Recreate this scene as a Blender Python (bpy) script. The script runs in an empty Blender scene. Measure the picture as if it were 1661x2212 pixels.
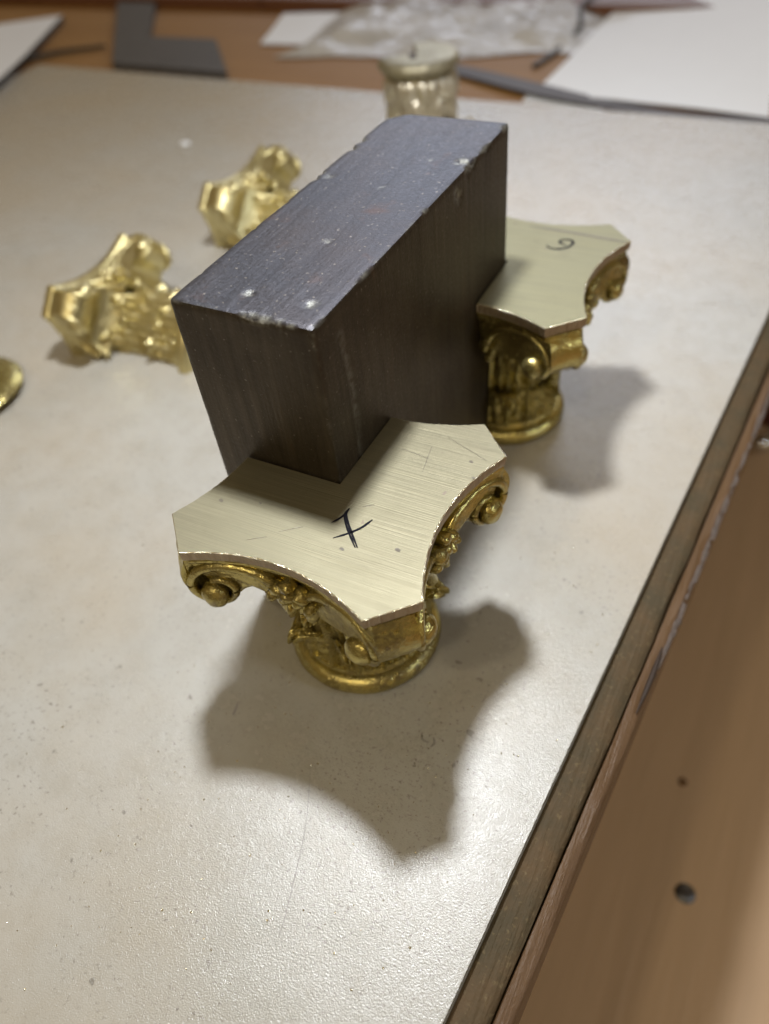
import bpy, bmesh, math, random
from mathutils import Vector, Matrix, noise
from math import sin, cos, pi, radians
random.seed(7)
U = 0.04                      # one modelling unit = 4 cm
scene = bpy.context.scene
C = scene.collection

# ------------------------------------------------------------------ camera
cam = bpy.data.cameras.new('camera'); camo = bpy.data.objects.new('camera', cam); C.objects.link(camo)
camo.location = Vector((1.41693, -1.89825, 3.3492)) * U
camo.rotation_euler = (0.7601115, 0.09221607, 0.47382555)
cam.sensor_fit = 'VERTICAL'; cam.sensor_height = 24; cam.sensor_width = 18
cam.lens = 24 * 1667.65 / 2212
cam.clip_start = 0.005; cam.clip_end = 20
cam.dof.use_dof = True; cam.dof.focus_distance = 3.12 * U; cam.dof.aperture_fstop = 8.0
cam.dof.aperture_blades = 0
scene.camera = camo

# ------------------------------------------------------------------ world, lamps, exposure
w = bpy.data.worlds.new("World"); scene.world = w; w.use_nodes = True
nt = w.node_tree; bg = nt.nodes['Background']
tc = nt.nodes.new('ShaderNodeTexCoord'); nz = nt.nodes.new('ShaderNodeTexNoise'); nz.inputs['Scale'].default_value = 1.7
nz.inputs['Detail'].default_value = 3
cr = nt.nodes.new('ShaderNodeValToRGB')
cr.color_ramp.elements[0].position = .38; cr.color_ramp.elements[0].color = (.05, .034, .018, 1)
cr.color_ramp.elements[1].position = .62; cr.color_ramp.elements[1].color = (.47, .345, .175, 1)
nt.links.new(tc.outputs['Generated'], nz.inputs['Vector']); nt.links.new(nz.outputs['Fac'], cr.inputs['Fac'])
nt.links.new(cr.outputs['Color'], bg.inputs['Color']); bg.inputs['Strength'].default_value = 0.90

def area(name, loc, target, size, power, color, shape='DISK', size_y=None):
    l = bpy.data.lights.new(name, 'AREA'); l.shape = shape; l.size = size * U
    if size_y: l.size_y = size_y * U
    l.energy = power; l.color = color
    o = bpy.data.objects.new(name, l); C.objects.link(o); o.location = Vector(loc) * U
    o.rotation_euler = (Vector(target) - Vector(loc)).to_track_quat('-Z', 'Y').to_euler()
    return o
area('desk_lamp_light', (-.86, 1.57, 6.56), (-.3, .9, 0), .66, 0.82, (.94, .97, 1))
area('window_light', (-11, 40, 20), (-1, 3, 0), 26, 7.5, (.74, .82, 1), 'RECTANGLE', 9)
area('ceiling_light', (2.5, -9, 13), (0, 0, 0), .6, .42, (1, .86, .6), 'RECTANGLE', .4)
area('ceiling_light', (-1.5, -9.5, 13), (0, 0, 0), .6, .42, (1, .86, .6), 'RECTANGLE', .4)
area('side_light', (14, 1, 7), (0, 0, 0), 3, .6, (.75, .87, 1), 'RECTANGLE', 2.4)

scene.view_settings.view_transform = 'Standard'; scene.view_settings.look = 'None'
scene.view_settings.exposure = 0; scene.view_settings.gamma = 1
scene.render.engine = 'CYCLES'

# ------------------------------------------------------------------ helpers
def link(name, me, mat, parent=None, loc=None):
    o = bpy.data.objects.new(name, me); C.objects.link(o)
    if mat is not None:
        for m in (mat if isinstance(mat, (list, tuple)) else [mat]): me.materials.append(m)
    if parent: o.parent = parent
    if loc: o.location = Vector(loc) * U
    return o
def fin(bm, name, mat, parent=None, loc=None, smooth=40, recalc=True):
    if recalc: bmesh.ops.recalc_face_normals(bm, faces=bm.faces)
    bmesh.ops.scale(bm, vec=(U, U, U), verts=bm.verts)
    me = bpy.data.meshes.new(name); bm.to_mesh(me); bm.free()
    if smooth:
        me.shade_smooth(); me.set_sharp_from_angle(angle=radians(smooth))
    return link(name, me, mat, parent, loc)
def tag(o, label=None, cat=None, group=None, kind=None):
    for k, v in (('label', label), ('category', cat), ('group', group), ('kind', kind)):
        if v: o[k] = v
    return o
def empty(name, loc=(0, 0, 0), rot=0):
    o = bpy.data.objects.new(name, None); C.objects.link(o); o.location = Vector(loc) * U
    o.rotation_euler = (0, 0, rot); o.empty_display_size = .005; return o
def grid(bm, f, nu, nv, wrap=False):
    vs = [[bm.verts.new(f(i / nu, j / nv)) for j in range(nv + 1)] for i in range(nu + (0 if wrap else 1))]
    n = len(vs)
    for i in range(nu):
        for j in range(nv):
            a, b = vs[i], vs[(i + 1) % n]
            try: bm.faces.new((a[j], b[j], b[j + 1], a[j + 1]))
            except ValueError: pass
    return vs
def prism(bm, pts, z0, z1, mat_top=0):
    a = [bm.verts.new((x, y, z0)) for x, y in pts]; b = [bm.verts.new((x, y, z1)) for x, y in pts]
    n = len(pts); bm.faces.new(a[::-1]); t = bm.faces.new(b); t.material_index = mat_top
    for i in range(n): bm.faces.new((a[i], a[(i + 1) % n], b[(i + 1) % n], b[i]))
    return a, b
def bevel(bm, off, seg=2, edges=None, ang=30):
    es = edges or [e for e in bm.edges if len(e.link_faces) == 2 and e.calc_face_angle(0) > radians(ang)]
    bmesh.ops.bevel(bm, geom=es, offset=off, segments=seg, affect='EDGES', profile=.6)
def tube(bm, pts, rad, n=8, sq=1.0):
    pts = [Vector(p) for p in pts]; rings = []
    up = Vector((0, 0, 1))
    for i, p in enumerate(pts):
        t = (pts[min(i + 1, len(pts) - 1)] - pts[max(i - 1, 0)]).normalized()
        s = t.cross(up)
        if s.length < .05: s = t.cross(Vector((1, 0, 0)))
        s.normalize(); q = s.cross(t); r = rad(i / (len(pts) - 1)) if callable(rad) else rad
        rings.append([bm.verts.new(p + s * r * sq * cos(2 * pi * k / n) + q * r * sin(2 * pi * k / n)) for k in range(n)])
    for a, b in zip(rings, rings[1:]):
        for k in range(n): bm.faces.new((a[k], a[(k + 1) % n], b[(k + 1) % n], b[k]))
    bm.faces.new(rings[0][::-1]); bm.faces.new(rings[-1])
def crom(pts, n=6):
    out = []
    P = [Vector(p) for p in pts]; P = [P[0] * 2 - P[1]] + P + [P[-1] * 2 - P[-2]]
    for i in range(1, len(P) - 2):
        for k in range(n):
            t = k / n; a, b, c, d = P[i - 1:i + 3]
            out.append(.5 * ((2 * b) + (c - a) * t + (2 * a - 5 * b + 4 * c - d) * t * t + (3 * b - a - 3 * c + d) * t ** 3))
    out.append(P[-2]); return out
def blob(bm, c, r, seg=14, bump=.0, R=None):
    m = Matrix.Translation(c) @ (R.to_4x4() if R else Matrix()) @ Matrix.Diagonal((*r, 1))
    v = bmesh.ops.create_uvsphere(bm, u_segments=seg, v_segments=seg // 2 + 2, radius=1, matrix=m)['verts']
    if bump:
        for x in v: x.co += (x.co - Vector(c)) * noise.noise(x.co * 30) * bump
    return v
def ribbon(bm, pts, wd, z, thick=.0006):
    """thin ink line: a flat strip of real (tiny) thickness lying on a plane"""
    P = [Vector((p[0], p[1], 0)) for p in pts]; L = []
    for i, p in enumerate(P):
        t = (P[min(i + 1, len(P) - 1)] - P[max(i - 1, 0)]).normalized(); s = Vector((-t.y, t.x, 0))
        f = i / (len(P) - 1); h = wd * (.35 + .65 * min(1, 5 * f, 5 * (1 - f) + .3)) * (1 + .18 * noise.noise(p * 40)) / 2
        L.append((p + s * h, p - s * h))
    vs = [(bm.verts.new((a.x, a.y, z)), bm.verts.new((b.x, b.y, z)), bm.verts.new((a.x, a.y, z + thick)), bm.verts.new((b.x, b.y, z + thick))) for a, b in L]
    for p, q in zip(vs, vs[1:]):
        bm.faces.new((p[2], q[2], q[3], p[3])); bm.faces.new((p[0], q[0], q[2], p[2])); bm.faces.new((p[1], p[3], q[3], q[1]))
        bm.faces.new((p[0], p[1], q[1], q[0]))

# ------------------------------------------------------------------ materials
class M:
    def __init__(s, name, base=(.5, .5, .5), metal=0, rough=.5, spec=.5):
        s.m = bpy.data.materials.new(name); s.m.use_nodes = True; s.t = s.m.node_tree
        s.b = s.t.nodes['Principled BSDF']; s.set('Base Color', (*base, 1)); s.set('Metallic', metal); s.set('Roughness', rough)
        s.set('Specular IOR Level', spec)
        s.tc = s.t.nodes.new('ShaderNodeTexCoord'); s.h = None
    def set(s, k, v):
        if hasattr(v, 'is_output'): s.t.links.new(v, s.b.inputs[k])
        else: s.b.inputs[k].default_value = v
    def n(s, typ, ins=None, **kw):
        x = s.t.nodes.new(typ)
        for k, v in kw.items(): setattr(x, k, v)
        for k, v in (ins or {}).items():
            if hasattr(v, 'is_output'): s.t.links.new(v, x.inputs[k])
            else: x.inputs[k].default_value = v
        return x
    def co(s, scale=(1, 1, 1), rot=(0, 0, 0), loc=(0, 0, 0)):
        k = 1 / U
        a = s.n('ShaderNodeMapping', {'Vector': s.tc.outputs['Object'], 'Rotation': rot})
        return s.n('ShaderNodeMapping', {'Vector': a.outputs[0], 'Scale': (scale[0] * k, scale[1] * k, scale[2] * k), 'Location': loc}).outputs[0]
    def noise(s, scale=5, detail=4, rough=.55, v=None, dist=0):
        return s.n('ShaderNodeTexNoise', {'Vector': v or s.co(), 'Scale': scale, 'Detail': detail, 'Roughness': rough, 'Distortion': dist}).outputs['Fac']
    def ramp(s, fac, stops, interp='LINEAR'):
        r = s.n('ShaderNodeValToRGB', {'Fac': fac}); e = r.color_ramp; e.interpolation = interp
        while len(e.elements) < len(stops): e.elements.new(.5)
        for el, (p, c) in zip(e.elements, stops):
            el.position = p; el.color = (c, c, c, 1) if not isinstance(c, tuple) else (*c, 1)
        return r.outputs['Color']
    def mix(s, fac, a, b, mode='MIX'):
        x = s.n('ShaderNodeMix', data_type='RGBA', blend_type=mode)
        for i, v in ((0, fac), (6, a), (7, b)):
            if hasattr(v, 'is_output'): s.t.links.new(v, x.inputs[i])
            else: x.inputs[i].default_value = v if i == 0 else (*v, 1)
        return x.outputs[2]
    def math(s, op, a, b=0.):
        x = s.n('ShaderNodeMath', operation=op)
        for i, v in ((0, a), (1, b)):
            if hasattr(v, 'is_output'): s.t.links.new(v, x.inputs[i])
            else: x.inputs[i].default_value = v
        return x.outputs[0]
    def bump(s, height, dist=.002, strength=1):
        ins = {'Height': height, 'Distance': dist * U, 'Strength': strength}
        if s.h: ins['Normal'] = s.h
        s.h = s.n('ShaderNodeBump', ins).outputs[0]; s.set('Normal', s.h); return s

def gold(name, base=(.70, .50, .17), rough=.27, patina=.5, pcol=(.11, .06, .025), fine=1.):
    m = M(name, base, 1, rough)
    n1 = m.noise(4.5, 6, .62); n2 = m.noise(26, 5, .6); n3 = m.noise(90, 3)
    dirt = m.ramp(n1, [(.54 - .12 * patina, 0), (.62, 1)])
    col = m.mix(n2, tuple(c * .82 for c in base), tuple(min(1, c * 1.12) for c in base))
    pf = m.math('MULTIPLY', dirt, min(.85, patina))
    gr = m.ramp(n2, [(.35, 0), (.62, 1)])
    pf = m.math('MULTIPLY', pf, gr)
    m.set('Base Color', m.mix(pf, col, pcol))
    m.set('Metallic', m.math('SUBTRACT', 1., m.math('MULTIPLY', pf, .75)))
    m.set('Roughness', m.ramp(n2, [(.3, rough * .75), (.7, rough * 1.45)]))
    m.bump(m.noise(9, 4), .010 * fine, .8); m.bump(n2, .006 * fine, .8); m.bump(n3, .0028, .8)
    return m.m
GOLD = gold('worn_brass', (.52, .44, .165), .20, 1.15, (.065, .042, .018))
GOLD2 = gold('polished_brass', (.66, .58, .31), .34, .35, (.26, .19, .08), .5)

MBRONZE = gold('dull_bronze', (.40, .365, .26), .45, .6, (.10, .08, .05))
DBRONZE = gold('dark_bronze', (.12, .09, .055), .45, .9, (.07, .05, .03))
BRONZE = gold('pale_bronze', (.66, .62, .52), .33, .45, (.14, .10, .07))
def brushed(name, rot, base=(.258, .236, .160)):
    m = M(name, base, .8, .5)
    v = m.co((1.0, 42, 1.0), (0, 0, -rot)); v2 = m.co((2.2, 190, 2), (0, 0, -rot))
    a = m.noise(1., 5, .6, v); b = m.noise(1., 3, .6, v2); bl = m.noise(2.2, 4)
    smudge = m.ramp(m.noise(5.0, 7, .72), [(.55, 0), (.75, 1)])
    spots = m.ramp(m.noise(15, 2, .5), [(.735, 0), (.76, 1)])
    c = m.mix(m.math('ADD', m.math('MULTIPLY', a, .5), m.math('MULTIPLY', b, .5)), tuple(x * .55 for x in base), tuple(min(1, x * 1.38) for x in base))
    c = m.mix(m.math('MULTIPLY', smudge, .28), c, (.17, .15, .10))
    c = m.mix(m.math('MULTIPLY', spots, .8), c, (.2, .16, .13))
    m.set('Base Color', c)
    m.set('Roughness', m.ramp(m.math('ADD', m.math('MULTIPLY', a, .6), m.math('MULTIPLY', bl, .4)), [(.3, .46), (.7, .62)]))
    m.bump(b, .0012, 1); m.bump(a, .0012, .6)
    return m.m
TOP1 = brushed('brushed_brass', 0.02); 
SAWN = M('sawn_brass_edge', (.36, .27, .20), .75, .45)
SAWN.set('Base Color', SAWN.mix(SAWN.noise(1, 4, .6, SAWN.co((45, 45, 3))), (.20, .145, .095), (.50, .41, .29)))
SAWN.bump(SAWN.noise(1, 3, .6, SAWN.co((70, 70, 3))), .012, 1); SAWN = SAWN.m

BURR = M('bright_burr', (.85, .80, .62), 1, .25)
BURR.bump(BURR.noise(60, 3), .02, 1); BURR = BURR.m

def steel():
    m = M('blackened_steel', (.1, .1, .1), .75, .42)
    at = m.n('ShaderNodeAttribute', attribute_name='wear').outputs['Fac']
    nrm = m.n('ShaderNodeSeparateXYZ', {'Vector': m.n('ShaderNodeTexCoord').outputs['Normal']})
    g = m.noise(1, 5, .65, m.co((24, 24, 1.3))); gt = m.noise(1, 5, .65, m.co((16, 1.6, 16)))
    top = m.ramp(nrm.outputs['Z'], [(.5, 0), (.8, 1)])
    streak = m.mix(top, g, gt)
    blot = m.noise(2.0, 6, .65); fine = m.noise(70, 3, .6)
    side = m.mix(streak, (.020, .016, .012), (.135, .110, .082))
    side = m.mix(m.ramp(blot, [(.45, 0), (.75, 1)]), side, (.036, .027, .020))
    tp = m.mix(gt, (.034, .036, .046), (.092, .092, .106)); tp = m.mix(m.ramp(blot, [(.4, 0), (.7, .6)]), tp, (.075, .062, .062))  # bluish cast of the top face is cool reflected light put into the colour
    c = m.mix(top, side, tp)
    fl = m.ramp(m.noise(55, 2, .5), [(.66, 0), (.74, 1)]); c = m.mix(m.math('MULTIPLY', fl, .35), c, (.45, .40, .34))
    rust = m.ramp(m.noise(1, 4, .6, m.co((5, 5, 1.4), loc=(3, 1, 2))), [(.62, 0), (.75, .5)])
    c = m.mix(m.math('MULTIPLY', rust, .5), c, (.16, .07, .035))
    wn = m.math('MULTIPLY', at, m.ramp(m.noise(28, 4, .6), [(.38, 0), (.58, 1)]))
    c = m.mix(wn, c, (.26, .26, .235))
    m.set('Base Color', c); m.set('Roughness', m.ramp(fine, [(.3, .36), (.7, .54)]))
    m.bump(streak, .004, .8); m.bump(fine, .002, .8)
    return m.m
STEEL = steel()

def laminate():
    m = M('stained_laminate', (.6, .58, .54), 0, .36, .75)
    big = m.noise(.75, 5, .6); mid = m.noise(5, 5, .65); fib = m.noise(1, 5, .7, m.co((11, 22, 10), (0, 0, .5)))
    c = m.mix(big, (.405, .39, .35), (.475, .466, .438))
    c = m.mix(m.ramp(mid, [(.42, 0), (.74, .8)]), c, (.37, .35, .305))
    c = m.mix(m.ramp(fib, [(.52, 0), (.8, .5)]), c, (.35, .325, .28))
    wy = m.n('ShaderNodeSeparateXYZ', {'Vector': m.co()}).outputs['Y']
    warm = m.ramp(m.math('ADD', m.noise(.45, 5, .6, m.co(loc=(4, 2, 0))), m.math('MULTIPLY', wy, .022)), [(.45, 0), (.78, .62)])  # tan patches; their rise towards the back paints in the warmer light there
    c = m.mix(warm, c, (.45, .37, .26))
    sp = m.ramp(m.noise(42, 3, .55), [(.60, 0), (.69, 1)]); mask = m.ramp(m.noise(2.2, 5), [(.40, .10), (.66, .75)])
    # grimy patch beside the front capital
    d = m.n('ShaderNodeVectorMath', {0: m.co(), 1: (.45, -.62, 0)}, operation='DISTANCE').outputs['Value']
    dn = m.math('ADD', d, m.math('MULTIPLY', m.noise(2.2, 4), .9))
    grime = m.ramp(dn, [(.7, 1), (1.0, 0)])
    spf = m.math('MULTIPLY', sp, m.math('ADD', mask, m.math('MULTIPLY', grime, .35)))
    c = m.mix(m.math('MINIMUM', spf, .85), c, (.16, .14, .12))
    sp2 = m.ramp(m.noise(78, 2, .5), [(.60, 0), (.70, 1)])
    c = m.mix(m.math('MULTIPLY', m.math('MULTIPLY', sp2, grime), .6), c, (.17, .14, .10))
    big_sp = m.ramp(m.noise(15, 2, .4, m.co(loc=(7, 3, 1))), [(.73, 0), (.76, .75)])
    c = m.mix(big_sp, c, (.20, .185, .16))
    m.set('Base Color', c); m.set('Roughness', m.ramp(mid, [(.3, .22), (.7, .30)]))
    m.bump(m.noise(48, 4, .6), .0013, .9); m.bump(m.noise(150, 2, .5), .0022, .9); m.bump(fib, .001, .5)
    return m.m
LAM = laminate()

def wood(name, c1, c2, along='y', rough=.5, scale=1., dirt=None, dirtamt=.5):
    m = M(name, c1, 0, rough, .4)
    s = {'y': (9, .7, 9), 'x': (.7, 9, 9)}[along]
    g = m.noise(scale, 6, .65, m.co(s), .4); f = m.noise(scale * 4, 4, .6, m.co(s))
    c = m.mix(m.ramp(g, [(.3, 0), (.7, 1)]), c1, c2); c = m.mix(m.math('MULTIPLY', f, .45), c, tuple(x * .6 for x in c1))
    if dirt:
        c = m.mix(m.ramp(m.noise(3.5, 6, .7), [(.5 - dirtamt * .3, 0), (.62, 1)]), c, dirt)
        c = m.mix(m.ramp(m.noise(38, 4, .6), [(.58, 0), (.7, .8)]), c, tuple(x * 2.3 for x in dirt))
    m.set('Base Color', c); m.bump(f, .02, .6); m.bump(m.noise(50, 3), .008, .5)
    return m.m
BENCH = wood('bench_wood', (.30, .145, .032), (.38, .20, .055), 'x', .6, .5)
LEDGE = wood('dirty_bench_edge', (.10, .06, .025), (.14, .088, .042), 'y', .75, 1, (.070, .052, .026), .6)
STRIP = wood('orange_wood', (.115, .062, .026), (.16, .092, .044), 'y', .5)
SHELF = wood('tan_wood', (.60, .41, .25), (.64, .44, .275), 'y', .5, .25)
RAIL = wood('red_brown_wood', (.15, .06, .03), (.22, .095, .045), 'x', .35, .6)
def simple(name, c, metal=0, rough=.5, var=.12, sc=8, bump=.004, spec=.5):
    m = M(name, c, metal, rough, spec); n = m.noise(sc, 4)
    m.set('Base Color', m.mix(n, tuple(x * (1 - var) for x in c), tuple(min(1, x * (1 + var)) for x in c)))
    m.bump(m.noise(sc * 4, 3), bump, .7); return m.m
DARKEDGE = simple('board_core', (.10, .085, .06), 0, .6, .4, 20)
PAPER = simple('white_paper', (.87, .89, .92), 0, .55, .02, 3, .002)
PLASTIC = M('cloudy_plastic', (.66, .64, .61), 0, .28, .5)
PLASTIC.set('Alpha', PLASTIC.ramp(PLASTIC.noise(1.5, 3), [(.3, .6), (.7, .9)])); PLASTIC.bump(PLASTIC.noise(1, 3, .5, PLASTIC.co((.7, 2.6, 1), (0, 0, .3)), 1.5), .10, .8); PLASTIC = PLASTIC.m
TOOL = simple('grey_tool_steel', (.085, .078, .072), .2, .6, .3, 6)
RULER = simple('dull_ruler_steel', (.10, .09, .088), .3, .6, .35, 9)
INK = simple('black_ink', (.010, .010, .016), 0, .7, .2, 8, .001, .1)
GRAPH = simple('pencil_grey', (.26, .25, .23), 0, .5, .3, 60)
DARK = simple('dark_wire', (.04, .035, .03), .4, .4)
CHROME = M('chrome', (.75, .78, .85), 1, .12).m
REDH = simple('dark_red_handle', (.09, .022, .014), 0, .3, .3, 5)
DSC = simple('dull_scratch', (.13, .11, .08), .0, .5)
GLUE = simple('dried_glue', (.13, .10, .085), 0, .4, .35, 22, .03)
BLACKGAP = simple('dark_crack', (.035, .02, .012), 0, .7)
SCREW = simple('screw_steel', (.16, .16, .17), .85, .35, .5, 30)
KNOT = simple('wood_knot', (.17, .085, .035), 0, .6, .3)
FLOORM = simple('floor_brown', (.16, .11, .07), 0, .6)

# ------------------------------------------------------------------ the setting
bm = bmesh.new(); prism(bm, [(-60, -60), (60, -60), (60, 60), (-60, 60)], -19.2, -19)
tag(fin(bm, 'floor', FLOORM, smooth=0), kind='structure')

ex = lambda y: 1.061 + .0653 * (y + 1.418)       # right edge of the white board
bench = tag(empty('workbench', (0, 0, -19)), 'worn wooden workbench carrying the white board, with a grimy front ledge', 'workbench')
def bpart(bm, name, mat, smooth=40): return fin(bm, name, mat, bench, (0, 0, 19), smooth)
Y0, Y1 = -7, 10.4
bm = bmesh.new(); prism(bm, [(-18, Y0), (ex(Y0), Y0), (ex(Y1), Y1), (-18, Y1)], -.55, -.05); bpart(bm, 'bench_top', BENCH, 0)
# ledge (flat, grimy) and outer wooden strip: extruded profiles following the edge with small wobble
def strip(bm, prof, y0, y1, n, wob=0.):
    rows = []
    for i in range(n + 1):
        y = y0 + (y1 - y0) * i / n
        r = []
        for k, (dx, z) in enumerate(prof):
            q = wob * noise.noise(Vector((y * 2.3, k * 3.1, 1))) + wob * .5 * noise.noise(Vector((y * 9, k * 5, 4)))
            r.append(bm.verts.new((ex(y) + dx + (q if 0 < k < len(prof) - 1 else 0), y, z + q * .6)))
        rows.append(r)
    for a, b in zip(rows, rows[1:]):
        for k in range(len(prof) - 1): bm.faces.new((a[k], b[k], b[k + 1], a[k + 1]))
        bm.faces.new((a[-1], b[-1], b[0], a[0]))
    bm.faces.new(rows[0]); bm.faces.new(rows[-1][::-1])
bm = bmesh.new(); strip(bm, [(.001, -.5), (.001, -.046), (.10, -.054), (.13, -.066), (.145, -.085), (.148, -.5)], Y0, Y1, 220, .006); bpart(bm, 'front_ledge', LEDGE)
bm = bmesh.new(); strip(bm, [(.15, -.495), (.15, -.115), (.156, -.10), (.20, -.105), (.216, -.12), (.22, -.15), (.22, -.495)], Y0, Y1, 160, .004); bpart(bm, 'edge_strip', STRIP)
bm = bmesh.new()
for k in range(190):                                  # dried glue squeezed out along the strip
    y = .42 + 2.9 * (k / 190) + random.uniform(-.01, .01); s = random.uniform(.5, 1.15)
    blob(bm, (ex(y) + .208 + random.uniform(-.010, .012), y, -.118 + random.uniform(-.01, .004)), (.017 * s, .045 * s, .009 * s), 8, .5)
bpart(bm, 'glue_bead', GLUE)
bm = bmesh.new(); tube(bm, [(ex(y) + .196 + .01 * sin(y * 5), y, -.099) for y in [.16 + .02 * k for k in range(22)]], lambda t: .012 * sin(pi * min(1, max(.05, t))) + .002, 6)
bpart(bm, 'crack', BLACKGAP)
bm = bmesh.new(); prism(bm, [(ex(Y0) - .4, Y0), (ex(Y0) + .10, Y0), (ex(Y1) + .10, Y1), (ex(Y1) - .4, Y1)], -1.4, -.51); bpart(bm, 'apron', STRIP, 0)
SZ = -3.5
bm = bmesh.new(); prism(bm, [(-3, -8), (16, -8), (16, 22), (-3, 22)], SZ - .3, SZ); bpart(bm, 'pull_out_shelf', SHELF, 0)
def screwhead(x, y, r, m, name, slot=True):
    bm = bmesh.new()
    prof = [(0, SZ + .020), (r * .5, SZ + .022), (r * .8, SZ + .016), (r, SZ + .001)]
    grid(bm, lambda u, v: (x + prof[round(v * 3)][0] * cos(2 * pi * u), y + prof[round(v * 3)][0] * sin(2 * pi * u), prof[round(v * 3)][1]), 20, 3, True)
    o = bpart(bm, name, m)
    if slot:
        bm = bmesh.new(); prism(bm, [(x - r * .7, y - r * .25), (x - r * .6, y - r * .4), (x + r * .7, y + r * .25), (x + r * .6, y + r * .4)], SZ + .015, SZ + .026); fin(bm, 'slot', BLACKGAP, o, smooth=0)
screwhead(2.084, .767, .082, SCREW, 'screw'); screwhead(1.861, 1.688, .040, KNOT, 'knot', False)
for sx in (-17.5, 1.0):
    for sy in (-6.5, 9.8):
        bm = bmesh.new(); prism(bm, [(sx - .8, sy - .4), (sx, sy - .4), (sx, sy + .4), (sx - .8, sy + .4)], -19, -.56); bpart(bm, 'leg', RAIL, 0)

# raised red-brown rail at the back of the bench
rail = tag(empty('wooden_rail', (-8, 11.6, -.05)), 'dark red-brown wooden rail across the back of the bench, partly under the plastic bag', 'rail')
for a, b in ((-20, -7.62), (-7.58, 8)):
    bm = bmesh.new(); prism(bm, [(a, 10.42 + (a + 8) * .035), (b, 10.42 + (b + 8) * .035), (b, 16), (a, 16)], -1, .12); bevel(bm, .05, 3)
    fin(bm, 'rail_board', RAIL, rail, (8, -11.6, .05))

# white laminated board
bm = bmesh.new()
pts = [(-9.66, -7), (ex(-7), -7), (ex(7.2), 7.2), (-9.57, 7.21)]
a, b = prism(bm, pts, -.05, 0)
bevel(bm, .012, 3)
board = tag(fin(bm, 'work_board', LAM, smooth=35), 'large off-white speckled laminate board with grey-brown stains, lying on the wooden bench', 'board')
bm = bmesh.new(); prism(bm, [(ex(-7) - .02, -7), (ex(-7) + .006, -7), (ex(7.2) + .006, 7.19), (ex(7.2) - .02, 7.19)], -.049, -.010)
fin(bm, 'board_edge', DARKEDGE, board, smooth=0)
bm = bmesh.new(); ribbon(bm, crom([(.104, -.768), (.22, -1.0), (.303, -1.242), (.36, -1.44)], 8), .0028, .0004)
fin(bm, 'pencil_line', GRAPH, board, smooth=0)
for pts in ([(.50, -.40), (.515, -.43), (.55, -.435)], [(.56, -.40), (.575, -.425), (.568, -.45)], [(-.40, -.64), (-.39, -.67), (-.385, -.70)]):
    bm = bmesh.new(); ribbon(bm, crom([(x, y, 0) for x, y in pts], 6), .012, .0004); fin(bm, 'scuff_mark', GRAPH, board, smooth=0)

# ------------------------------------------------------------------ steel block
BL, BW, BH = 1.934, .6526, 1.85
def steel_block():
    bm = bmesh.new()
    bmesh.ops.create_cube(bm, size=1, matrix=Matrix.Translation((-BW / 2, BL / 2, BH / 2)) @ Matrix.Diagonal((BW, BL, BH, 1)))
    st = .0185
    def cuts(axis, n):
        for k in range(1, n):
            co = [0, 0, 0]; no = [0, 0, 0]; no[axis] = 1; lo = (-BW, 0, 0)[axis]; co[axis] = lo + (BW, BL, BH)[axis] * k / n
            bmesh.ops.bisect_plane(bm, geom=bm.verts[:] + bm.edges[:] + bm.faces[:], plane_co=co, plane_no=no)
    cuts(0, 36); cuts(1, 104); cuts(2, 90)
    wear = bm.verts.layers.float.new('wear')
    lo, hi = Vector((-BW, 0, 0)), Vector((0, BL, BH)); r = .016
    nicks = [(-.30, 0, BH, .022), (-.265, .0, BH, .028), (-.235, 0, BH, .024), (-.205, 0, BH, .028), (-.15, 0, BH, .020), (-.10, 0, BH, .014),
             (0, 1.45, BH, .04), (0, 1.40, BH - .02, .03), (0, 1.62, BH, .022), (0, 1.88, BH, .03), (0, 1.30, BH - .1, .03), (0, 1.27, BH - .07, .026), (0, .95, BH, .016), (0, .4, BH, .012),
             (-BW, 1.10, BH, .03), (-BW, 1.16, BH, .025), (-BW, 1.45, BH, .04), (-BW, 1.55, BH, .035), (-BW, .6, BH, .014), (-BW, .2, BH, .012), (-BW, .85, BH, .016),
             (-.362, .137, BH, .024), (-.092, .144, BH, .026), (-.277, .585, BH, .016), (-.587, 1.137, BH, .022), (-.05, 1.44, BH, .034), (-.203, 1.42, BH, .012), (-.286, 1.09, BH, .011), (-.02, 1.95, BH, .02)]
    for v in bm.verts:
        p = v.co.copy()
        q = Vector(min(max(p[i], lo[i] + r), hi[i] - r) for i in range(3)); d = p - q
        if d.length > 1e-6:
            cnt = sum(1 for i in range(3) if abs(d[i]) > 1e-6)
            n = d.normalized(); v.co = q + n * r
            if cnt >= 2:
                nn = noise.noise(p * 9) + .5 * noise.noise(p * 33)
                v[wear] = max(0, min(1, .25 + nn * 1.1)) * (.75 if p.z > BH - .1 else .35)
                v.co -= n * max(0, nn) * (.0028 if cnt >= 2 and p.z > BH - .1 else .002)
        # rough-cut far left vertical edge
        c = (-BW - p.x) + (p.y - BL) + .12
        if c > 0: v.co += Vector((1, -1, 0)).normalized() * c * .70 * (1 + .2 * noise.noise(p * 6))
        for x, y, z, rr in nicks:
            d = (p - Vector((x, y, z))); l = d.length / rr
            if l < 1.25:
                k = max(0, 1 - l * l)
                c0 = Vector((-BW / 2, y, BH - .3)); v.co += (c0 - p).normalized() * k * rr * .45
                v[wear] = max(v[wear], min(1, 1.6 * max(0, 1.25 - l)))
        # long dent scratch on the right face
        if abs(p.x) < 1e-5:
            a, b = Vector((0, .17, 1.72)), Vector((0, .14, .55)); t = max(0, min(1, (p - a).dot(b - a) / (b - a).length_squared))
            dd = (p - a.lerp(b, t) - Vector((0, .04 * sin(t * 5), 0))).length
            if dd < .03: v[wear] = max(v[wear], .5 * (1 - dd / .03)); v.co.x -= .006 * (1 - dd / .03)
    return fin(bm, 'steel_block', STEEL, smooth=50)
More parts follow.
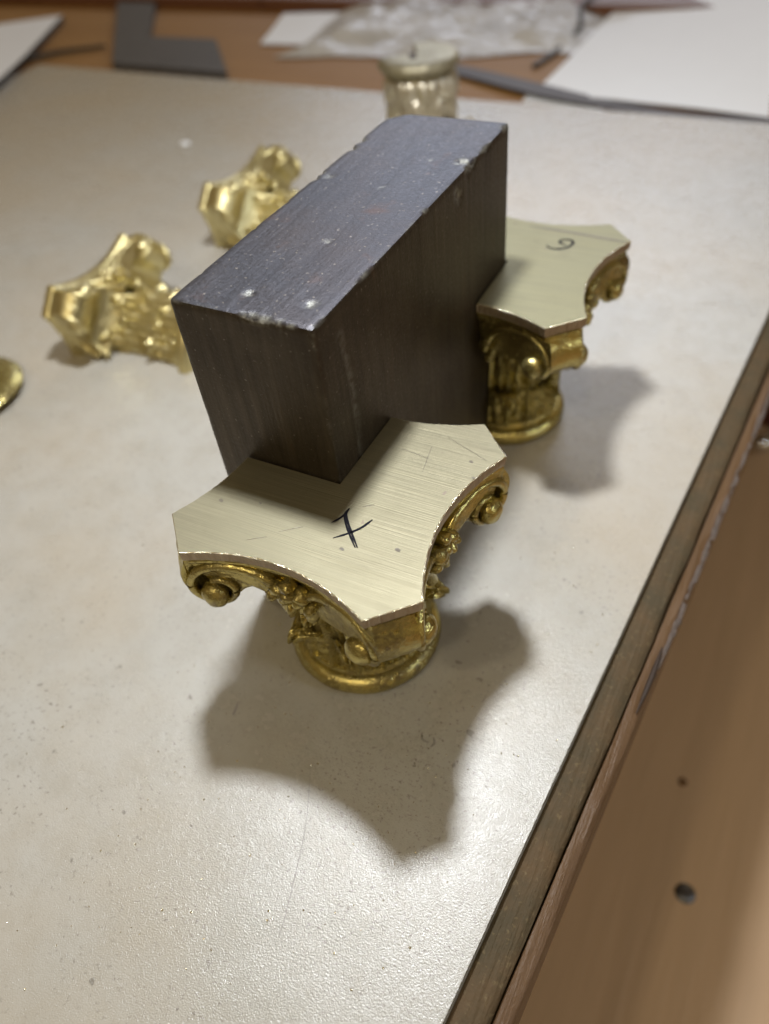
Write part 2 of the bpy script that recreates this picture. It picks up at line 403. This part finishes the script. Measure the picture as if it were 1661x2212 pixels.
tag(steel_block(), 'heavy dark steel block with bluish top and chipped edges, between the upright capitals', 'metal block')

# ------------------------------------------------------------------ Corinthian capitals
CH = 1.095; AT = .066; HC, HM = .416, .104
Dm = lambda t: .582 - HM * (1 - (t / HC) ** 2)
def side_pt(k, t, ins=0.):           # point on side k (0 = facing -y, counted counter-clockwise)
    x, y = t, -(Dm(t) - ins); a = k * pi / 2
    return (x * cos(a) - y * sin(a), x * sin(a) + y * cos(a))
def in_range(x, y, a0, a1, eps=.02):
    a = math.degrees(math.atan2(y, x)) % 360
    while a < a0 - eps: a += 360
    return a <= a1 + eps
def capital_meshes(kind, gold_mat, top_mat, scales=None):
    """list of (name, mesh, label, [(child name, mesh)])"""
    a0, a1 = (180, 450) if kind == 'three_quarter' else (180, 360)
    parts = []
    def add(bm, name, mat, smooth=45, sub=0, kids=None, solid=0):
        bmesh.ops.recalc_face_normals(bm, faces=bm.faces)
        bmesh.ops.scale(bm, vec=(U, U, U), verts=bm.verts)
        me = bpy.data.meshes.new(name); bm.to_mesh(me); bm.free()
        me.shade_smooth()
        if smooth < 180: me.set_sharp_from_angle(angle=radians(smooth))
        for m in (mat if isinstance(mat, (list, tuple)) else [mat]): me.materials.append(m)
        if name == 'abacus':
            for p in me.polygons: p.use_smooth = p.material_index == 1
        parts.append([name, me, kids or [], sub]); return parts[-1]
    # --- abacus
    def side(k, t0, t1, ins=0., n=26): return [side_pt(k, t0 + (t1 - t0) * i / n, ins) for i in range(n + 1)]
    def outline(ins=0.):
        if kind == 'three_quarter':
            return [(-.006, -.006 + .012)] + side(3, .0, HC, ins) + side(0, -HC, HC, ins) + side(1, -HC, HC, ins) + side(2, -HC, -.004, ins)
        return side(3, .0, HC, ins) + side(0, -HC, HC, ins) + side(1, -HC, .0, ins)
    bm = bmesh.new()
    o1 = outline(0); o2 = outline(.004); o3 = outline(.018)
    if kind == 'three_quarter': o1[0] = o2[0] = o3[0] = (-.002, .002)
    zs = [(o3, CH - AT), (o2, CH - AT + .014), (o1, CH - .03), (o1, CH - .003), ([(x + .004 * noise.noise(Vector((x * 60, y * 60, 3))), y + .004 * noise.noise(Vector((x * 60, y * 60, 8)))) for x, y in outline(.0045)], CH)]
    if kind == 'three_quarter': zs[-1][0][0] = (-.002, .002)
    rings = [[bm.verts.new((x + (.0025 * noise.noise(Vector((x * 40, y * 40, z * 90))) if 0 < li < 4 else 0), y + (.0025 * noise.noise(Vector((x * 40 + 9, y * 40, z * 90))) if 0 < li < 4 else 0), z)) for x, y in o] for li, (o, z) in enumerate(zs)]
    n = len(o1)
    for li, (ra, rb) in enumerate(zip(rings, rings[1:])):
        for i in range(n):
            f = bm.faces.new((ra[i], ra[(i + 1) % n], rb[(i + 1) % n], rb[i])); f.material_index = 1 if li < 3 else 2
    f = bm.faces.new(rings[-1]); f.material_index = 0; f = bm.faces.new(rings[0][::-1]); f.material_index = 1
    bmesh.ops.triangulate(bm, faces=[f for f in bm.faces if len(f.verts) > 4])
    add(bm, 'abacus', [top_mat, SAWN if kind == 'three_quarter' else gold_mat, BURR], 30)
    # --- moulding under the abacus
    bm = bmesh.new()
    def clipside(k, ins):
        ts = [-HC + 2 * HC * i / 40 for i in range(41)]
        return [side_pt(k, t, ins) for t in ts if in_range(*side_pt(k, t, ins), a0, a1)]
    for k in range(4):
        P = clipside(k, .032)
        if len(P) > 3: tube(bm, [(x, y, CH - AT - .012) for x, y in P], .017, 8)
        P = clipside(k, .055)
        if len(P) > 3: tube(bm, [(x, y, CH - AT - .045 + .006 * noise.noise(Vector((x * 8, y * 8, 0)))) for x, y in P], .024, 8)
    add(bm, 'moulding', gold_mat)
    # --- bell core
    def brad(z):
        P = [(.0, .30), (.12, .305), (.3, .285), (.5, .275), (.65, .285), (.78, .32), (.88, .36), (.96, .40), (1.03, .42)]
        for (za, ra), (zb, rb) in zip(P, P[1:]):
            if z <= zb: t = (z - za) / (zb - za); return ra + (rb - ra) * t
        return P[-1][1]
    bm = bmesh.new(); A0, A1 = radians(a0), radians(a1)
    def bell(u, v):
        th = A0 + (A1 - A0) * u; z = .04 + (CH - AT - .035) * v
        r = brad(z) + (.014 if kind != 'half' else .020) * cos(24 * th) * (1 - .6 * v) + .016 * noise.noise(Vector((cos(th) * 5, sin(th) * 5, z * 6)))
        return Vector((r * cos(th), r * sin(th), z))
    vs = grid(bm, bell, 220, 40)
    ax = [bm.verts.new((0, 0, vs[0][j].co.z)) for j in range(41)]
    for col in (vs[0], vs[-1]):
        for j in range(40): bm.faces.new((ax[j], col[j], col[j + 1], ax[j + 1]))
    for j in (0, 40):
        for i in range(220): bm.faces.new((ax[j], vs[i][j], vs[i + 1][j]))
    add(bm, 'bell', scales or gold_mat, 50)
    # --- base ring
    bm = bmesh.new()
    prof = [(.20 if not scales else .012, .0), (.335, .0), (.362, .012), (.380, .034), (.386, .058), (.380, .084), (.364, .104), (.342, .116), (.326, .118), (.320, .128), (.332, .140), (.326, .156), (.306, .162), (.28, .166)]
    def ring(u, v):
        th = A0 + (A1 - A0) * u; k = v * (len(prof) - 1); i = min(int(k), len(prof) - 2); t = k - i
        r = prof[i][0] + (prof[i + 1][0] - prof[i][0]) * t; z = prof[i][1] + (prof[i + 1][1] - prof[i][1]) * t
        nn = .0035 * noise.noise(Vector((cos(th) * 4, sin(th) * 4, z * 14))) * (1 if z > .005 else 0)
        return Vector(((r + nn) * cos(th), (r + nn) * sin(th), z))
    vs = grid(bm, ring, 96, 26)
    for col in (vs[0], vs[-1]): bm.faces.new(col)
    for i in range(96): bm.faces.new((vs[i][0], vs[i + 1][0], vs[i + 1][-1], vs[i][-1]))
    add(bm, 'base_ring', MBRONZE if scales else gold_mat, 50)
    # --- acanthus leaves
    def leaf(th0, z0, zt, wd, out, tip, seed):
        if kind == 'half': out *= .6; tip *= .62; wd *= 1.1
        bm = bmesh.new(); rng = random.Random(seed); ph = rng.uniform(0, 6)
        top, bot = [], []
        NU, NV = 30, 40
        def surf(u, v, off):
            uu = u * 2 - 1
            if v < .68:
                t = v / .68; z = z0 + (zt - z0) * t; r = brad(z) + .014 + out * t * t * .55
            else:
                t = (v - .68) / .32; rc = brad(zt) + .014 + out * .55; a = pi - t * pi * 1.15; rho = tip
                r = rc + rho + rho * cos(a) * 1.0 + .0; z = zt + rho * sin(a) * 1.05
            wv = wd * (.80 + .35 * sin(pi * min(1, v * 1.25))) * (1 if v < .62 else max(.22, 1 - ((v - .62) / .38) ** 1.8 * .8))
            wv *= 1 + .24 * abs(sin(3.6 * pi * v + ph)) - .12
            lob = abs(uu) ** 2
            r += -.030 * lob + .022 * math.exp(-(uu / .12) ** 2) - .014 * math.exp(-((abs(uu) - .28) / .10) ** 2) + .012 * math.exp(-((abs(uu) - .55) / .12) ** 2) + .009 * sin(v * 18 + abs(uu) * 7 + ph) * abs(uu)
            r += off
            z += .03 * abs(uu) * (1 if v < .68 else -.6)
            th = th0 + uu * wv / max(.2, r)
            th = min(max(th, A0), A1)
            return Vector((r * cos(th), r * sin(th), z))
        a = grid(bm, lambda u, v: surf(u, v, .012), NU, NV)
        b = grid(bm, lambda u, v: surf(u, v, -.012), NU, NV)
        for i in range(NU):
            for j in (0, NV): bm.faces.new((a[i][j], a[i + 1][j], b[i + 1][j], b[i][j]))
        for j in range(NV):
            for i in (0, NU): bm.faces.new((a[i][j], a[i][j + 1], b[i][j + 1], b[i][j]))
        bmesh.ops.remove_doubles(bm, verts=bm.verts, dist=.0004)
        add(bm, 'acanthus_leaf', gold_mat, 60)
    span = a1 - a0
    if scales:
        for row, (zc, n, wd, hh) in enumerate(((.265, 7, .135, .145), (.44, 6, .14, .17))):
            for k in range(n):
                th0 = radians(a0 + 270 / n * (k + .5)) + (0 if row == 0 else radians(3)); bm = bmesh.new()
                def sc(u, v, o):
                    uu = u * 2 - 1; z = zc - hh * .8 + 2 * hh * .8 * v; wv = wd * (1 - max(0, (v - .35) / .65) ** 2) * (1 if v > .1 else .9)
                    r = brad(z) + .012 + o + (.045 + .03 * v) * (1 - uu * uu) * (1 - abs(2 * v - 1.1) ** 3 * .7) - .03 * math.exp(-(uu / .12) ** 2)
                    th = min(max(th0 + uu * wv / r, A0), A1); return Vector((r * cos(th), r * sin(th), z))
                a = grid(bm, lambda u, v: sc(u, v, .01), 16, 18); b = grid(bm, lambda u, v: sc(u, v, -.02), 16, 18)
                for i in range(16):
                    for j in (0, 18): bm.faces.new((a[i][j], a[i + 1][j], b[i + 1][j], b[i][j]))
                for j in range(18):
                    for i in (0, 16): bm.faces.new((a[i][j], a[i][j + 1], b[i][j + 1], b[i][j]))
                bmesh.ops.remove_doubles(bm, verts=bm.verts, dist=.0004)
                add(bm, 'pointed_leaf', gold_mat, 60)
        span = 0
    sd = 0
    for k in range(int(span / 45)):
        sd += 1; leaf(radians(a0 + 22.5 + 45 * k), .15, .37, .112, .055, .040, sd)
    for k in range(1, int(span / 45)):
        sd += 1; leaf(radians(a0 + 45 * k), .16, .64, .105, .060, .042, sd)
    for k in range(int(span / 45)):
        sd += 1; leaf(radians(a0 + 22.5 + 45 * k), .34, .78, .075, .055, .034, sd)
    # --- volutes under the horns
    phf = lambda d: .098 + .5 * (.702 - d) + .15 * (.702 - d) ** 2 if d < .702 else .098
    prof = [(.700, CH - AT + .002), (.716, .985), (.732, .955), (.740, .915), (.738, .870), (.722, .825), (.694, .790), (.655, .768), (.61, .760), (.565, .768), (.53, .79), (.50, .825), (.45, .85), (.40, .83), (.34, .78), (.30, .74), (.28, .80), (.27, CH - AT + .002)]
    ins = .040
    for ang in ((225, 315, 45) if kind == 'three_quarter' else (225, 315)):
        A = radians(ang); D = Vector((cos(A), sin(A), 0)); Pv = Vector((-sin(A), cos(A), 0)); Z = Vector((0, 0, 1))
        bm = bmesh.new(); pr = [(p.x, p.y) for p in crom([(x, y, 0) for x, y in prof], 3)]
        NP = 10; rows = []
        for d, z in pr:
            h = max(.02, phf(d) - (ins if d < .66 else ins - .028 * min(1, (d - .66) / .05)))
            front = max(0, min(1, (d - .60) / .1))
            rows.append([bm.verts.new(D * (d - .012 * (2 * j / NP - 1) ** 2 * 0 + .006 * front * noise.noise(Vector((j * .4, z * 9, ang)))) + Pv * h * (2 * j / NP - 1) + Z * z) for j in range(NP + 1)])
        for ra, rb in zip(rows, rows[1:]):
            for j in range(NP): bm.faces.new((ra[j], ra[j + 1], rb[j + 1], rb[j]))
        for j in range(NP): bm.faces.new((rows[-1][j], rows[-1][j + 1], rows[0][j + 1], rows[0][j]))
        for j in (0, NP):
            f = bm.faces.new([r[j] for r in rows]); bmesh.ops.triangulate(bm, faces=[f])
        kids = []
        # raised spiral bands on both flanks, with a button at the eye
        spiral = [(.035, .80), (.075, .90), (.14, .955), (.22, .975), (.30, .982), (.365, .968), (.415, .93), (.44, .875), (.432, .815), (.395, .768), (.345, .752), (.30, .77), (.275, .81), (.28, .855), (.315, .885), (.36, .88)]
        for sgn in (1, -1):
            # which side: horn at angle ang borders side k at +t end (sgn=1) or side k+1 at -t end
            k = {315: 0, 45: 1, 135: 2, 225: 3}[ang] + (0 if sgn == 1 else 1)
            path = []
            for t, z in [(p.x, p.y) for p in crom([(a, b, 0) for a, b in spiral], 5)]:
                x, y = side_pt(k, sgn * t, .030); path.append((x, y, z))
            tube(bm, path, lambda f: .026 - .010 * f, 8, 1.15)
            path2 = [side_pt(k, sgn * t, .052) + (z,) for t, z in [(p.x, p.y) for p in crom([(.05, .72, 0), (.10, .83, 0), (.17, .90, 0), (.25, .91, 0), (.33, .90, 0)], 5)]]
            tube(bm, path2, lambda f: .030 - .008 * f, 8)
            kb = bmesh.new(); x, y = side_pt(k, sgn * .352, .012)
            nx, ny = side_pt(k, sgn * .352, -.5); nv = Vector((nx - x, ny - y, 0)).normalized()
            R = nv.to_track_quat('Z', 'Y').to_matrix()
            blob(kb, Vector((x, y, .812)), (.066, .066, .050), 24, .10, R)
            kids.append(('volute_eye', kb))
        bmesh.ops.remove_doubles(bm, verts=bm.verts, dist=.0002)
        e = add(bm, 'volute', gold_mat, 65)
        for nm, kb in kids:
            bmesh.ops.scale(kb, vec=(U, U, U), verts=kb.verts); me = bpy.data.meshes.new(nm); kb.to_mesh(me); kb.free(); me.shade_smooth(); me.materials.append(gold_mat)
            e[2].append((nm, me))
    # --- flower at the middle of each whole side
    for k in ((0, 1) if kind == 'three_quarter' else (0,)):
        bm = bmesh.new(); rng = random.Random(k + 3)
        for (t, z, rx, rz) in [(0, .90, .038, .034), (-.055, .915, .040, .030), (.055, .915, .040, .030), (-.035, .865, .032, .038), (.035, .865, .032, .038), (0, .955, .036, .028), (.0, .82, .022, .045), (-.09, .865, .026, .030), (.095, .86, .026, .030)]:
            x, y = side_pt(k, t, .018 + rng.uniform(-.01, .01)); a = k * pi / 2
            blob(bm, Vector((x, y, z)), (rx, .045, rz), 14, .35, Matrix.Rotation(a, 3, 'Z') @ Matrix.Rotation(t * 8, 3, 'Y'))
        add(bm, 'flower', gold_mat, 60)
        # two curling stalks beside it
        bm = bmesh.new()
        for s in (-1, 1):
            P = [(.02, .60), (.06, .70), (.12, .77), (.17, .78), (.20, .75), (.18, .715), (.145, .72)]
            pth = []
            for t, z in [(p.x, p.y) for p in crom([(a, b, 0) for a, b in P], 5)]:
                x, y = side_pt(k, s * t, 0); r = brad(z) + .045; q = Vector((x, y, 0)).normalized() * r; pth.append((q.x, q.y, z))
            tube(bm, pth, lambda f: .028 - .006 * f, 8)
            q = Vector((*side_pt(k, s * .165, 0), 0)).normalized() * (brad(.745) + .055); blob(bm, Vector((q.x, q.y, .745)), (.026, .026, .026), 12, .2)
        add(bm, 'stalk', gold_mat, 60)
    return parts
def place_capital(parts, label, cat='capital', group=None, loc=(0, 0, 0), matrix=None, rot=0, first=True):
    root = empty('corinthian_capital', loc, rot); tag(root, label, cat, group)
    if matrix is not None: root.matrix_world = matrix
    for name, me, kids, sub in parts:
        o = bpy.data.objects.new(name, me); C.objects.link(o); o.parent = root
        for kn, km in kids:
            c = bpy.data.objects.new(kn, km); C.objects.link(c); c.parent = o
    return root
q3 = capital_meshes('three_quarter', GOLD, TOP1)
cap1 = place_capital(q3, 'upright brass capital in front of the steel block, pen mark 7 on its flat top', group='brass capitals fitted round the block')
cap1.location = Vector((.002, -.008, 0)) * U
q3b = q3 if True else None
cap2 = place_capital(q3, 'upright brass capital right of the steel block, curled pen mark 9 on its top', group='brass capitals fitted round the block')
cap2.location = Vector((.008, 1.948, 0)) * U; cap2.rotation_euler = (0, 0, pi / 2)
# brushing on the second top runs the other way in its own frame
TOP2 = brushed('brushed_brass_turned', 0.02 - pi / 2, (.31, .29, .18))
for o in cap2.children:
    if o.name.startswith('abacus'):
        o.data = o.data.copy(); o.data.materials[0] = TOP2
# pen marks, scratches, spots
bm = bmesh.new(); zt = CH + .0004
def loc1(P, c=(.002, -.008)): return [(x - c[0], y - c[1]) for x, y in P]
ribbon(bm, crom([(x, y) + (0,) for x, y in loc1([(.077, -.212), (.093, -.186), (.104, -.155), (.106, -.114)])], 8), .0095, zt)
ribbon(bm, crom([(x, y) + (0,) for x, y in loc1([(.106, -.114), (.109, -.146), (.137, -.184), (.180, -.23), (.239, -.290)])], 8), .0095, zt)
ribbon(bm, crom([(x, y) + (0,) for x, y in loc1([(.104, -.122), (.104, -.150), (.130, -.190), (.172, -.236), (.231, -.293)])], 8), .009, zt + .0002)
ribbon(bm, crom([(x, y) + (0,) for x, y in loc1([(.124, -.283), (.171, -.235), (.204, -.188), (.224, -.135)])], 8), .0105, zt)
fin(bm, 'handwritten_seven', INK, cap1, smooth=0)
bm = bmesh.new()
def local2(P): return [(y - 1.948, -(x - .008)) for x, y in P]
ribbon(bm, crom([(x, y, 0) for x, y in local2([(.155, 2.181), (.17, 2.157), (.211, 2.149), (.248, 2.163), (.279, 2.197), (.289, 2.243), (.274, 2.268), (.241, 2.272), (.217, 2.258), (.212, 2.234), (.23, 2.218), (.257, 2.212)])], 6), .017, zt)
fin(bm, 'handwritten_nine', INK, cap2, smooth=0)
bm = bmesh.new()
ribbon(bm, crom([(x, y, 0) for x, y in local2([(-.02, 2.368), (.2, 2.362), (.40, 2.350), (.568, 2.342)])], 6), .018, zt)
fin(bm, 'groove', DSC, cap2, smooth=0)
SCR = simple('bright_scratch', (.9, .88, .75), .9, .2)
bm = bmesh.new()
for a, b in [((-.10, -.33), (-.02, -.265)), ((-.2, -.42), (-.13, -.37)), ((.15, -.08), (.19, -.05))]:
    ribbon(bm, [Vector(a).lerp(Vector(b), k / 6) for k in range(7)], .0028, zt)
fin(bm, 'bright_scratches', SCR, cap1, smooth=0)
bm = bmesh.new()
for a, b in [((.26, .36), (.29, .20)), ((.30, .44), (.52, .36)), ((.14, .30), (.30, .28))]:
    ribbon(bm, [Vector(a).lerp(Vector(b), k / 6) for k in range(7)], .0022, zt)
for x, y, r in [(.184, -.311, .009), (.388, -.231, .011), (-.426, -.273, .010), (.458, .331, .009), (.504, .243, .007), (-.259, -.223, .006)]:
    ribbon(bm, [(x - .002 - r, y), (x - r * .5, y + .002), (x, y), (x + r * .5, y - .001), (x + r, y)], r * 1.5, zt)
fin(bm, 'dull_scratches', DSC, cap1, smooth=0)

# half capitals lying on their cut faces
hf = capital_meshes('half', GOLD2, GOLD2)
def lying(x, y, phi, label):
    a = Vector((cos(phi), sin(phi), 0)); ly = Vector((0, 0, -1)); lx = ly.cross(a)
    m = Matrix((lx, ly, a)).transposed().to_4x4(); m.translation = Vector((x, y, .002)) * U
    return place_capital(hf, label, group='half capitals lying on the board', matrix=m)
lying(-2.345, 1.887, 3.154, 'half brass capital lying on its side left of the steel block, nearest the camera')
lying(-2.219, 3.668, 3.100, 'half brass capital lying on its side, farther back, partly hidden by the block')
# pale bronze capital standing upside down behind the block
br = capital_meshes('three_quarter', BRONZE, BRONZE, DBRONZE)
m = Matrix.Rotation(pi, 4, 'X'); m = Matrix.Rotation(radians(-57), 4, 'Z') @ m; m.translation = Vector((-2.12, 5.22, CH)) * U
capi = place_capital(br, 'pale bronze capital standing upside down behind the steel block, ring uppermost', matrix=m)

bm = bmesh.new(); prism(bm, [(.0, .03), (.14, .03), (.14, .09), (.0, .09)], -.004, .01); bm2 = fin(bm, 'socket', BLACKGAP, capi, smooth=0)
# cropped brass disc at the left margin
bm = bmesh.new(); NP = 40
prof = [(0, .03), (.30, .03), (.36, .034), (.40, .05), (.42, .075), (.40, .10), (.34, .125), (.2, .14), (0, .145)]
grid(bm, lambda u, v: Vector(((prof[round(v * 8)][0]) * cos(2 * pi * u), (prof[round(v * 8)][0]) * sin(2 * pi * u), prof[round(v * 8)][1])), NP, 8, True)
bmesh.ops.remove_doubles(bm, verts=bm.verts, dist=.0005)
for f in bm.faces: pass
tag(fin(bm, 'brass_disc', GOLD, None, (-3.80, .68, 0.0)), 'plain domed brass disc at the left edge of the picture', 'brass disc')

# ------------------------------------------------------------------ things on the bench behind the board
BZ = -.05
# thick steel square
bm = bmesh.new(); prism(bm, [(-8.20, 7.36), (-10.70, 10.36), (-9.85, 10.42), (-8.50, 8.58), (-7.22, 8.62), (-6.10, 7.34)], BZ, BZ + .10); bevel(bm, .015, 2)
tag(fin(bm, 'steel_square', TOOL), 'dark grey L-shaped steel square lying on the bench behind the board', 'square')
bm = bmesh.new(); tube(bm, crom([(-10.6, 6.9, BZ + .06), (-10.085, 7.242, BZ + .06), (-9.676, 7.748, BZ + .06), (-9.081, 8.178, BZ + .05)], 5), lambda t: .055 * (1 - .55 * t), 10)
tag(fin(bm, 'scriber', DARK), 'thin dark rod lying on the bench beside the white panel', 'scriber')
bm = bmesh.new()
P = [(-9.30, 6.15, .12), (-9.82, 7.16, .10), (-11.1, 9.35, .06), (-11.55, 8.98, .07), (-12.3, 8.3, .10), (-12.6, 5.5, .16), (-10.2, 4.6, .18)]
a = [bm.verts.new(p) for p in P]; b = [bm.verts.new((p[0], p[1], p[2] - .10)) for p in P]
bm.faces.new(a); f = bm.faces.new(b[::-1])
for i in range(len(P)): bm.faces.new((a[i], b[i], b[(i + 1) % len(P)], a[(i + 1) % len(P)])).material_index = 1
tag(fin(bm, 'white_panel', [PAPER, DARK], smooth=0), 'white sheet on a dark panel at the top left corner, overlapping the bench', 'panel')
# papers
def sheet(name, P, z, label, curl=0., mat=PAPER):
    """quad of paper, P = 4 corners, real thickness"""
    bm = bmesh.new(); A, B, Cc, Dd = [Vector((*p, 0)) for p in P]
    def f(u, v, o):
        p = A.lerp(B, u).lerp(Dd.lerp(Cc, u), v); return Vector((p.x, p.y, z + o + curl * (u * (1 - u) * .10 + .4 * v * v) + .012 * noise.noise(p * 1.2)))
    a = grid(bm, lambda u, v: f(u, v, .006), 16, 16); b = grid(bm, lambda u, v: f(u, v, 0), 16, 16)
    for i in range(16):
        for j in (0, 16): bm.faces.new((a[i][j], a[i + 1][j], b[i + 1][j], b[i][j])); bm.faces.new((a[j][i], a[j][i + 1], b[j][i + 1], b[j][i]))
    return tag(fin(bm, name, mat), label, 'paper')
sheet('paper_sheet', [(-1.80, 7.62), (.835, 7.42), (.48, 10.5), (-1.62, 14.8)], BZ + .03, 'large plain white paper sheet at the top right corner, beside the ruler', .7)
sheet('paper_sheet', [(-1.86, 7.36), (-.9, 7.30), (-.9, 7.70), (-1.90, 7.74)], BZ + .004, 'small white paper corner peeping out under the steel ruler')
sheet('paper_sheet', [(-6.50, 8.75), (-5.0, 8.95), (-5.3, 10.5), (-7.0, 10.2)], BZ + .02, 'white paper sheet poking out left from under the cloudy plastic bag', .03)
# ruler
bm = bmesh.new()
Pn = [(-3.10, 8.06), (-1.72, 7.47), (-.30, 7.27), (1.25, 7.20)]; Pf = [(-3.22, 8.38), (-1.84, 7.83), (-.44, 7.48), (1.25, 7.43)]
n_ = crom([(x, y, 0) for x, y in Pn], 5); f_ = crom([(x, y, 0) for x, y in Pf], 5)
zz = lambda i: BZ + .045 + .03 * sin(i * .4)
top = [[bm.verts.new((p.x, p.y, zz(i))) for i, p in enumerate(L)] for L in (n_, f_)]; bot = [[bm.verts.new((p.x, p.y, zz(i) - .03)) for i, p in enumerate(L)] for L in (n_, f_)]
for i in range(len(n_) - 1):
    bm.faces.new((top[0][i], top[0][i + 1], top[1][i + 1], top[1][i])); bm.faces.new((bot[0][i], bot[0][i + 1], bot[1][i + 1], bot[1][i]))
    for s in (0, 1): bm.faces.new((top[s][i], top[s][i + 1], bot[s][i + 1], bot[s][i]))
for i in (0, -1): bm.faces.new((top[0][i], top[1][i], bot[1][i], bot[0][i]))
tag(fin(bm, 'steel_ruler', RULER), 'long dull grey steel strip lying along the back edge of the board', 'ruler')
# crumpled bag
bm = bmesh.new()
def bag(u, v, o):
    x = -5.95 + 4.25 * u + .25 * sin(v * 5) - .5 * v + .15 * noise.noise(Vector((v * 4, 0, u * 3))) * (1 - u); y = 8.25 + .8 * u * (1 - v) + 4.2 * v + .25 * noise.noise(Vector((u * 4, v * 3, 2)))
    e = min(1, 7 * min(u, 1 - u, v, 1 - v))
    h = .10 + .20 * abs(noise.noise(Vector((x * .9, y * .9, 0)))) + .08 * abs(noise.noise(Vector((x * 2.2, y * 2.2, 5)))) + .015 * noise.noise(Vector((x * 6, y * 6, 5)))
    return Vector((x, y, BZ + .025 + (h * e if o else 0)))
a = grid(bm, lambda u, v: bag(u, v, 1), 70, 60); b = grid(bm, lambda u, v: bag(u, v, 0), 70, 60)
bmesh.ops.remove_doubles(bm, verts=bm.verts, dist=.0005)
tag(fin(bm, 'plastic_bag', PLASTIC, smooth=70), 'crumpled cloudy plastic bag on the bench behind the upside-down capital', 'plastic bag')
bm = bmesh.new(); tube(bm, crom([(-1.55, 10.75, BZ + .30), (-1.90, 10.6, BZ + .32), (-2.05, 10.2, BZ + .25), (-1.93, 9.76, BZ + .12), (-2.0, 9.3, BZ + .05), (-2.05, 8.85, BZ + .03), (-2.12, 8.5, BZ + .03)], 8), .035, 8)
tag(fin(bm, 'bent_wire', DARK), 'dark bent wire loop between the plastic bag and the white paper', 'wire')

# tool lying on the shelf at the right margin
t = tag(empty('hand_tool', (1.70, 6.4, SZ)), 'dark red handled tool with a shiny metal ball end on the shelf below the ledge', 'tool')
bm = bmesh.new(); tube(bm, [(1.80, 6.72, SZ + .24), (1.84, 7.1, SZ + .27), (1.92, 7.8, SZ + .28), (2.1, 9.2, SZ + .28), (2.3, 11.2, SZ + .28)], lambda f: .15 + .15 * min(1, f * 2.5), 20)
fin(bm, 'handle', REDH, t, (-1.70, -6.4, -SZ))
bm = bmesh.new(); blob(bm, (1.75, 6.30, SZ + .16), (.11, .11, .11), 24); blob(bm, (1.84, 6.38, SZ + .18), (.10, .10, .10), 20)
fin(bm, 'ball_end', CHROME, t, (-1.70, -6.4, -SZ))

# ------------------------------------------------------------------ dust and filings on the board
bm = bmesh.new()
for k in range(420):
    y = random.gauss(-.5, 1.5); x = random.gauss(.1, .75)
    if x > ex(y) - .02 or (-BW - .03 < x < .03 and -.03 < y < BL + .03): continue
    if min(math.hypot(x, y), math.hypot(x, y - BL)) < .41: continue
    r = random.uniform(.0018, .0050); a = random.uniform(0, pi); e = random.uniform(.3, .9); dx, dy = r * cos(a), r * sin(a)
    v = [bm.verts.new((x + i * dx - j * dy * e, y + i * dy + j * dx * e, z)) for z in (.0003, .0003 + r * random.uniform(.4, 1.1)) for i, j in ((-1, -1), (1, -1), (1.2, 1), (-.8, 1))]
    for f in ((0, 1, 2, 3), (7, 6, 5, 4), (0, 4, 5, 1), (1, 5, 6, 2), (2, 6, 7, 3), (3, 7, 4, 0)): bm.faces.new([v[i] for i in f])
tag(fin(bm, 'brass_filings', BURR, smooth=0), 'tiny bright brass filings scattered over the board around the front capital', 'filings', kind='stuff')
bm = bmesh.new(); blob(bm, (-5.2, 5.2, .01), (.07, .06, .02), 10, .5); fin(bm, 'paint_fleck', PAPER, board)
